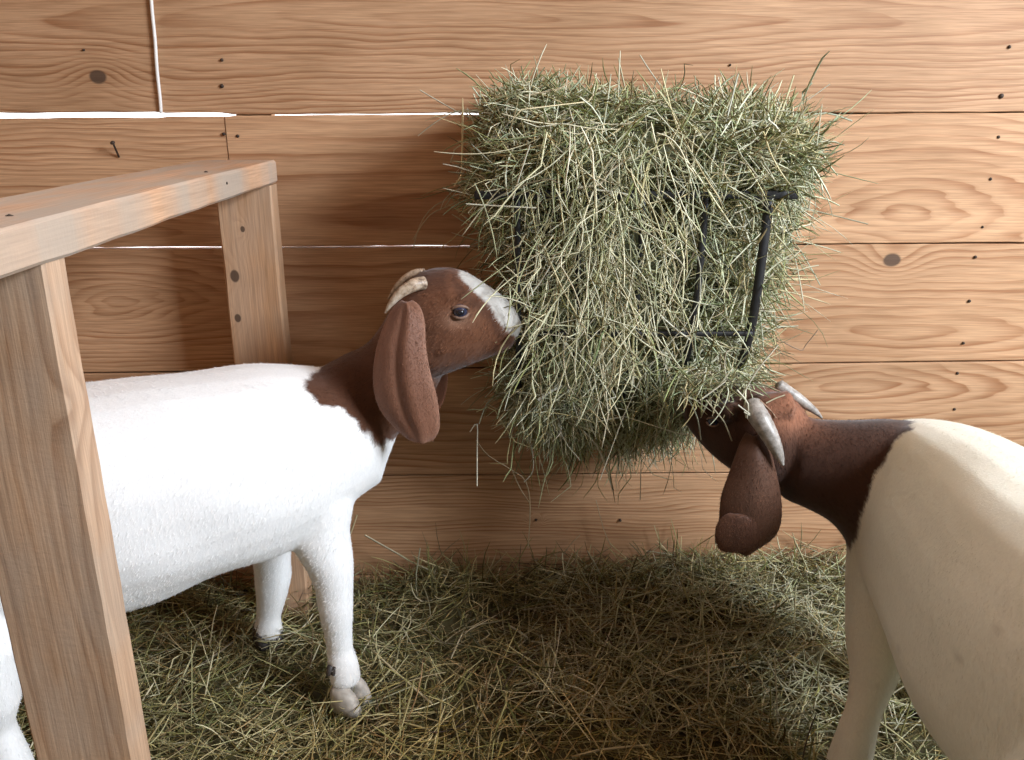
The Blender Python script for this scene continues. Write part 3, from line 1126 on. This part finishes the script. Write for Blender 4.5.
def hay_object(name, chunks, parent=None):
    V = np.concatenate([c[0] for c in chunks])
    C = np.concatenate([c[2] for c in chunks])
    loops, starts, totals = [], [], []
    off = 0
    ls = 0
    for v, f, c in chunks:
        k = f.shape[1]
        loops.append((f + off).ravel())
        starts.append(ls + np.arange(len(f)) * k)
        ls += len(f) * k
        off += len(v)
    loops = np.concatenate(loops).astype(np.int32)
    starts = np.concatenate(starts).astype(np.int32)
    me = bpy.data.meshes.new(name)
    me.vertices.add(len(V))
    me.vertices.foreach_set('co', V.astype(np.float32).ravel())
    me.loops.add(len(loops))
    me.loops.foreach_set('vertex_index', loops)
    me.polygons.add(len(starts))
    me.polygons.foreach_set('loop_start', starts)
    me.update(calc_edges=True)
    a = me.color_attributes.new('Col', 'FLOAT_COLOR', 'POINT')
    c4 = np.ones((len(V), 4), dtype=np.float32)
    c4[:, :3] = C
    a.data.foreach_set('color', c4.ravel())
    me.materials.append(hay_m)
    o = bpy.data.objects.new(name, me)
    col.objects.link(o)
    tagk(o, 'stuff')
    return o


def pick(pal, N, w=None, jit=.14):
    pal = np.array(pal) * np.array([1.04, 1.0, .86])
    i = rng.choice(len(pal), N, p=w)
    return np.clip(pal[i] * (1 + rng.normal(size=(N, 1)) * jit) + rng.normal(size=(N, 3)) * .012, .01, .9)


# profile of the hay in the feeder: z, x left, x right, front depth
prof = np.array([(.42, .12, .20, .09), (.45, .06, .26, .14), (.48, .03, .31, .18), (.52, .005, .355, .22), (.56, -.005, .39, .25), (.62, .0, .41, .268), (.70, .005, .425, .278), (.76, -.005, .435, .284),
                 (.85, -.025, .450, .288), (.90, -.045, .455, .292), (.94, -.060, .465, .312), (.98, -.05, .47, .322), (1.0, -.04, .46, .315), (1.025, -.02, .43, .285), (1.045, .01, .38, .235), (1.06, .08, .30, .15)])


def sect(z):
    return np.interp(z, prof[:, 0], prof[:, 1]), np.interp(z, prof[:, 0], prof[:, 2]), np.interp(z, prof[:, 0], prof[:, 3])


def shell(N, zlo, zhi, inset):
    z = rng.uniform(zlo, zhi, N)
    xl, xr, dp = sect(z)
    th = rng.uniform(0.02, math.pi - .02, N)
    e = 2 / 4.5
    cx, sy = np.cos(th), np.sin(th)
    hx = np.sign(cx) * np.abs(cx) ** e
    hy = np.abs(sy) ** e
    f = 1 - inset
    lump = 1 + .045 * np.sin(z * 60 + cx * 5) * np.sin(cx * 11 + z * 23)
    x = (xl + xr) / 2 + (xr - xl) / 2 * hx * f * lump
    y = -dp * hy * f * lump
    nrm = np.stack([cx * .9, -sy, np.zeros(N)], 1)
    return np.stack([x, y, z], 1), nrm


chunks = []
# core of the heap, a lumpy solid
zs = np.linspace(.47, 1.025, 34)
cv, cf = [], []
seg = 40
for i, z in enumerate(zs):
    xl, xr, dp = sect(z)
    for k in range(seg):
        th = math.pi * k / (seg - 1)
        cx, sy = math.cos(th), math.sin(th)
        e = 2 / 4.5
        lump = .84 + .05 * math.sin(z * 70 + k * 1.1) + .03 * math.sin(z * 130 + k * 2.7)
        cv.append(((xl + xr) / 2 + (xr - xl) / 2 * math.copysign(abs(cx) ** e, cx) * lump, min(-.004, -dp * abs(sy) ** e * lump), z))
for i in range(len(zs) - 1):
    for k in range(seg):
        k2 = (k + 1) % seg
        cf.append((i * seg + k, i * seg + k2, (i + 1) * seg + k2, (i + 1) * seg + k))
cv.append((.2, -.08, zs[0] - .01))
cv.append((.2, -.1, zs[-1] + .003))
cft = []
for k in range(seg):
    k2 = (k + 1) % seg
    cf.append((k, k2, len(cv) - 2, len(cv) - 2))
    top = (len(zs) - 1) * seg
    cf.append((top + k, top + k2, len(cv) - 1, len(cv) - 1))
tri = np.array([q[:3] for q in cf if q[2] == q[3]])
quad = np.array([q for q in cf if q[2] != q[3]])
CV = np.array(cv)
CC = np.tile(np.array([.10, .10, .05]), (len(CV), 1)) * (1 + .3 * rng.random((len(CV), 1)))  # darker than the strands: shade of the gaps painted into the core
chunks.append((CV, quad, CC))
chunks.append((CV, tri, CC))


def add_shell(N, zlo, zhi, ins, dirf, ln, wd, bend, grav, pal, w_=None, kink=.12):
    p, nr = shell(N, zlo, zhi, rng.uniform(ins[0], ins[1], N))
    d = dirf(p, nr, N)
    L = rng.uniform(ln[0], ln[1], N)
    W = rng.uniform(wd[0], wd[1], N)
    p = p - d / np.linalg.norm(d, axis=1, keepdims=True) * (L * .4)[:, None]
    chunks.append(make_strands(p, d, L, W, rng.uniform(*bend, N), rng.uniform(*grav, N), cols=pick(pal, N, w_), kink=kink))


def rnd(N):
    return rng.normal(size=(N, 3))


# lower, hanging part
PAL = PAL_GREEN
add_shell(4300, .50, .93, (.03, .16), lambda p, n, N: rnd(N) * np.array([.7, .3, .8]) + n * .10 - np.array([0, 0, .3]), (.04, .13), (.0008, .0018), (.02, .22), (.0, .12), PAL, kink=.2)
add_shell(1300, .52, .93, (-.01, .04), lambda p, n, N: rnd(N) * np.array([.6, .12, .6]) - np.array([0, 0, .7]), (.05, .15), (.0008, .0018), (.02, .2), (.0, .15), PAL, kink=.2)
# bottom fringe
add_shell(2300, .43, .60, (.0, .35), lambda p, n, N: rnd(N) * np.array([.6, .25, .5]) - np.array([0, 0, .8]), (.05, .13), (.0007, .0015), (.03, .25), (.05, .2), PAL, kink=.2)
# upper bulging part
add_shell(5600, .90, 1.045, (-.01, .16), lambda p, n, N: rnd(N) * np.array([.9, .4, .65]) + n * .35, (.035, .11), (.0008, .0019), (.02, .2), (.0, .08), PAL, kink=.2)
# top surface
N = 4600
x = rng.uniform(-.03, .45, N)
y = -rng.uniform(.0, .27, N)
topz = 1.052 + .008 * np.sin(x * 31 + 1) - .05 * np.clip((x - .05) / .4, 0, 1) + .012 * np.exp(-((x - .13) / .06) ** 2)
q = np.stack([x, y, topz + rng.uniform(-.03, .008, N)], 1)
q[:, 2] -= np.clip(np.abs(x - .20) - .20, 0, 1) * .8
dd = rnd(N) * np.array([1, .7, .35]) + np.array([0, 0, .04])
LL = rng.uniform(.04, .11, N)
q -= dd / np.linalg.norm(dd, axis=1, keepdims=True) * (LL * .4)[:, None]
chunks.append(make_strands(q, dd, LL, rng.uniform(.0008, .0017, N), rng.uniform(.02, .2, N), rng.uniform(.02, .14, N), cols=pick(PAL, N), kink=.2))
# long draping stalks down the middle of the front
N = 480
x = rng.normal(.135, .06, N)
z = rng.uniform(.66, 1.02, N)
q = np.stack([x, -.330 + np.clip(.93 - z, 0, 1) * .08 + rng.uniform(-.02, .02, N), z], 1)
fan = (x - .14) * 2.2
chunks.append(make_strands(q, np.stack([fan, 0 * x, 0 * x - 1.0], 1) + rnd(N) * np.array([.62, .1, .45]), rng.uniform(.05, .17, N), rng.uniform(.0008, .0017, N), rng.uniform(.02, .16, N), rng.uniform(0, .12, N),
                           segs=7, kink=.22, cols=pick([(.66, .64, .50), (.58, .58, .46), (.48, .44, .28), (.42, .45, .30), (.25, .25, .14)], N)))
# pale seed stems lying on the outside, in every direction
N = 520
p, nr = shell(N, .55, 1.04, rng.uniform(-.03, .04, N))
dd = rnd(N) * np.array([.8, .15, .8])
LL = rng.uniform(.06, .17, N)
p -= dd / np.linalg.norm(dd, axis=1, keepdims=True) * (LL * .5)[:, None]
chunks.append(make_strands(p, dd, LL, rng.uniform(.0009, .0020, N), rng.uniform(.01, .12, N), rng.uniform(.0, .1, N), kink=.25, segs=7,
                           cols=pick([(.70, .70, .60), (.62, .66, .56), (.62, .56, .38)], N)))
# sparse stalks dangling from the underside
N = 230
a_, b_ = rng.uniform(676, 752, N), rng.uniform(366, 392, N)
q = np.array([tuple(P(a_[k], b_[k] , -.30 - .085 * rng.random())) for k in range(N)])
chunks.append(make_strands(q, rnd(N) * np.array([.75, .2, .5]) + np.array([0, -.25, -.15]), rng.uniform(.03, .08, N), rng.uniform(.0008, .0016, N), rng.uniform(.03, .2, N), rng.uniform(0, .12, N), cols=pick(PAL, N), kink=.2))
N = 110
x = rng.uniform(.0, .34, N)
q = np.stack([x, -rng.uniform(.06, .22, N), rng.uniform(.44, .54, N)], 1)
chunks.append(make_strands(q, rnd(N) * np.array([.35, .2, .2]) - np.array([0, 0, 1.0]), rng.uniform(.05, .13, N), rng.uniform(.0006, .0013, N), rng.uniform(.03, .14, N), rng.uniform(0, .1, N), cols=pick(PAL, N), kink=.25))
# wisps sticking out of the sides and above
N = 460
p, nr = shell(N, .55, 1.06, rng.uniform(.0, .08, N))
chunks.append(make_strands(p, nr * np.array([1.2, .6, 1]) + rnd(N) * .45, rng.uniform(.05, .14, N), rng.uniform(.0005, .001, N), rng.uniform(.05, .2, N), rng.uniform(.0, .15, N),
                           cols=pick(PAL_GREEN, N)))
# stray stalks that hang below (with their own places)
def stalk(pts, wd, c):
    """one stalk through given points"""
    A = np.array([tuple(v) for v in spline([tuple(q) for q in pts], 3)])
    n = len(A)
    vs = np.zeros((n, 3, 3))
    for k in range(n):
        t = A[min(k + 1, n - 1)] - A[max(k - 1, 0)]
        t /= np.linalg.norm(t) + 1e-9
        s = np.cross(t, [.31, .77, .55])
        s /= np.linalg.norm(s)
        u_ = np.cross(t, s)
        for j in range(3):
            vs[k, j] = A[k] + wd * (s * math.cos(2.094 * j) + u_ * math.sin(2.094 * j))
    f = [(k * 3 + j, k * 3 + (j + 1) % 3, k * 3 + 3 + (j + 1) % 3, k * 3 + 3 + j) for k in range(n - 1) for j in range(3)]
    return vs.reshape(-1, 3), np.array(f), np.tile(np.array(c), (n * 3, 1))


PALE = (.60, .57, .44)
TAN = (.40, .31, .19)
for pts, Y, wd, c in [
    ([(508, 392), (488, 402), (479, 424)], -.20, .0013, (.42, .42, .30)), ([(470, 432), (477, 424), (477, 450), (477, 486)], -.20, .0013, PALE),
    ([(476, 440), (489, 456), (512, 470), (526, 482), (530, 508), (528, 548)], -.16, .0013, TAN), ([(512, 470), (520, 488), (529, 502)], -.16, .0011, TAN),
    ([(580, 428), (597, 446), (607, 470), (613, 490)], -.20, .0022, PALE), ([(556, 400), (562, 436), (580, 460)], -.22, .0013, PALE),
    ([(636, 400), (641, 436), (640, 500)], -.2, .0009, (.45, .42, .32)), ([(505, 400), (520, 420), (531, 445), (533, 470), (524, 482)], -.19, .0013, (.45, .42, .32)),
    ([(600, 480), (640, 380), (700, 300), (686, 210)], -.31, .0010, PALE),
    ([(466, 204), (500, 206), (536, 208)], -.325, .0014, PALE), ([(513, 199), (521, 172), (530, 145)], -.345, .0014, PALE),
    ([(528, 298), (548, 270), (562, 235), (575, 196)], -.318, .0017, PALE), ([(524, 312), (528, 298), (536, 288)], -.316, .0014, PALE),
    ([(595, 190), (615, 192), (629, 195)], -.335, .0016, PALE), ([(576, 188), (600, 184), (612, 170), (634, 155)], -.335, .0020, (.55, .50, .36)),
    ([(538, 400), (550, 392), (562, 385)], -.275, .0028, (.66, .66, .56)), ([(636, 300), (633, 340), (634, 360), (641, 378)], -.295, .0024, (.50, .46, .24)),
    ([(675, 245), (682, 225), (687, 202)], -.31, .0022, PALE), ([(655, 310), (672, 326), (690, 340)], -.30, .0020, PALE),
    ([(420, 90), (442, 103), (470, 118), (500, 126)], -.16, .0010, (.52, .48, .36)), ([(418, 136), (436, 122), (456, 112), (480, 112)], -.16, .0010, (.52, .48, .36)),
    ([(413, 240), (430, 215), (455, 203), (490, 180)], -.16, .0011, (.40, .33, .20)), ([(413, 250), (420, 225), (436, 205), (470, 190)], -.14, .0010, (.40, .33, .20)),
    ([(640, 55), (648, 68), (660, 85)], -.14, .0010, (.50, .48, .36)), ([(830, 84), (800, 105), (775, 118)], -.16, .0010, PALE), ([(852, 121), (826, 113), (800, 118)], -.15, .0016, (.45, .50, .38)),
    ([(793, 205), (820, 212), (848, 219), (868, 224)], -.10, .0013, (.32, .30, .20)), ([(760, 180), (790, 170), (815, 200), (810, 222)], -.12, .0011, (.34, .30, .20)),
    ([(800, 250), (812, 270), (820, 285)], -.06, .0010, (.42, .48, .36)), ([(776, 338), (800, 350), (806, 345), (818, 330)], -.03, .0012, (.35, .24, .16)),
    ([(700, 400), (722, 384), (726, 380)], -.41, .0012, PALE), ([(740, 400), (756, 372), (778, 345)], -.40, .0013, PALE), ([(747, 418), (748, 404), (737, 390)], -.42, .0014, PALE),
    ([(732, 441), (726, 426), (722, 419), (706, 400)], -.40, .0012, (.40, .36, .24)), ([(738, 405), (752, 416), (744, 412)], -.42, .0013, PALE), ([(701, 440), (698, 420), (690, 402), (684, 398)], -.37, .0013, (.36, .36, .26)),
    ([(766, 403), (776, 398), (785, 395)], -.405, .0012, (.55, .50, .34)), ([(760, 400), (772, 412), (776, 418)], -.405, .0010, (.38, .24, .15)),
    ([(345, 548), (352, 530), (357, 515)], -.12, .0022, (.50, .42, .25)), ([(365, 535), (395, 552), (420, 566), (462, 582)], -.05, .0022, (.52, .47, .32)),
    ([(420, 548), (416, 590), (430, 640), (434, 656)], -.09, .0016, (.34, .33, .22)), ([(560, 560), (570, 545), (580, 535)], -.02, .0010, TAN), ([(596, 500), (604, 530), (612, 548)], -.02, .0009, TAN)]:
    chunks.append(stalk([P(a, b_, Y) for a, b_ in pts], wd, c))
ho = hay_object('hay_heap', chunks)
ho['label'] = 'dense green hay spilling over and through the black wall feeder'
ho['category'] = 'hay'


# ---- bedding
def gh(x, y):
    return .062 + .022 * np.clip((x - .1) / .2, 0, 1) * np.clip((y + .4) / .4, 0, 1) + .014 * np.sin(x * 9 + 1.2) * np.sin(y * 11 + .4) + .008 * np.sin(x * 23 + y * 17) + .045 * np.clip((y + .22) / .22, 0, 1) * (.55 + .45 * np.sin(x * 3.2 + .2)) + .03 * np.exp(-((x + .12) / .08) ** 2 - ((y + .07) / .06) ** 2)


chunks = []
nx, ny = 110, 70
gx = np.linspace(-1.6, 1.6, nx)
gy = np.linspace(-1.7, -.002, ny)
X, Yg = np.meshgrid(gx, gy)
Z = gh(X, Yg) - .012 + rng.uniform(-.006, .004, X.shape)
V = np.stack([X, Yg, Z], 2).reshape(-1, 3)
ii = np.arange(ny - 1)[:, None] * nx + np.arange(nx - 1)[None]
Fq = np.stack([ii, ii + 1, ii + nx + 1, ii + nx], 2).reshape(-1, 4)
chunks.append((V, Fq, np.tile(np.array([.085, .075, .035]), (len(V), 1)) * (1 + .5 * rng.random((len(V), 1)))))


def floor_strands(N, xr_, yr_, ln, wd, zoff, up, pal, grav=(.0, .03), w_=None):
    x = rng.uniform(*xr_, N)
    y = rng.uniform(*yr_, N)
    z = gh(x, y) + rng.uniform(zoff[0], zoff[1], N)
    q = np.stack([x, y, z], 1)
    d = rnd(N) * np.array([1, .8, up])
    L = rng.uniform(*ln, N)
    q = q - d / np.linalg.norm(d, axis=1, keepdims=True) * (L * .5)[:, None]
    q[:, 2] = np.maximum(q[:, 2], gh(q[:, 0], q[:, 1]) - .012)
    cc = pick(pal, N, w_)
    # yellower straw lies in the foreground left of the middle
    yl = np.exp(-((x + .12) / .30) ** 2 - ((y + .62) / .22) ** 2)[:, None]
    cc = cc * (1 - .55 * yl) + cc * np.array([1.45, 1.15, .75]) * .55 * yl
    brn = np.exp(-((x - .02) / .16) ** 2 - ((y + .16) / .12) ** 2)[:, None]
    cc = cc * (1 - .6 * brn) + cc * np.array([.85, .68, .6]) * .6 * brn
    chunks.append(make_strands(q, d, L, rng.uniform(*wd, N), rng.uniform(.01, .16, N), rng.uniform(*grav, N), cols=cc, ymax=-.003, kink=.07, segs=5))


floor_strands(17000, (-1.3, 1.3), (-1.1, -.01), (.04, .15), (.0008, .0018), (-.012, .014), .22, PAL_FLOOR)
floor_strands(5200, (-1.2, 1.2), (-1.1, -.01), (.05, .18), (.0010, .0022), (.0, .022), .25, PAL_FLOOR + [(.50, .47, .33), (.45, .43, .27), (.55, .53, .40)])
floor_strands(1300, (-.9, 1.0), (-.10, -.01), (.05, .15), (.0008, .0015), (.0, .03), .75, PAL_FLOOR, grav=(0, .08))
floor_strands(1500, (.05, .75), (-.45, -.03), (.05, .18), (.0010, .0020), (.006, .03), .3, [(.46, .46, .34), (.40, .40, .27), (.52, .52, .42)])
for pts, wd, c in [
    ([(372, 650), (400, 676), (432, 704)], .0028, (.58, .50, .30)), ([(572, 757), (600, 750), (648, 745)], .0026, (.58, .52, .34)),
    ([(585, 632), (600, 645), (613, 660)], .0022, (.46, .38, .20)), ([(510, 626), (520, 632), (528, 638)], .0028, (.50, .46, .32)),
    ([(700, 672), (750, 664), (815, 652)], .0026, (.52, .48, .32)), ([(655, 700), (668, 690), (700, 685)], .0016, (.50, .46, .30)),
    ([(395, 668), (400, 640), (404, 610)], .0020, (.34, .30, .17)), ([(445, 642), (465, 628), (500, 621)], .0018, (.40, .34, .20)),
    ([(745, 545), (790, 650), (850, 600)], .0010, (.35, .33, .20)), ([(340, 720), (372, 690), (398, 660)], .0026, (.42, .38, .2)),
    ([(352, 745), (390, 722), (430, 730)], .0024, (.55, .45, .22)), ([(300, 735), (345, 728), (380, 745)], .0022, (.52, .42, .2))]:
    pp = []
    for a, b_ in pts:
        # meet the bedding surface along the line of sight
        d_ = P(a, b_, 0) - CAM
        t_ = 0.3
        while t_ < 1 and (CAM + d_ * t_).z > float(gh((CAM + d_ * t_).x, (CAM + d_ * t_).y)) + .018:
            t_ += .004
        v_ = CAM + d_ * t_
        v_.y = min(v_.y, -.006)
        pp.append(v_)
    chunks.append(stalk(pp, wd, c))
hb = hay_object('hay_bedding', chunks)
hb['label'] = 'loose trampled hay and straw covering the barn floor'
hb['category'] = 'hay'
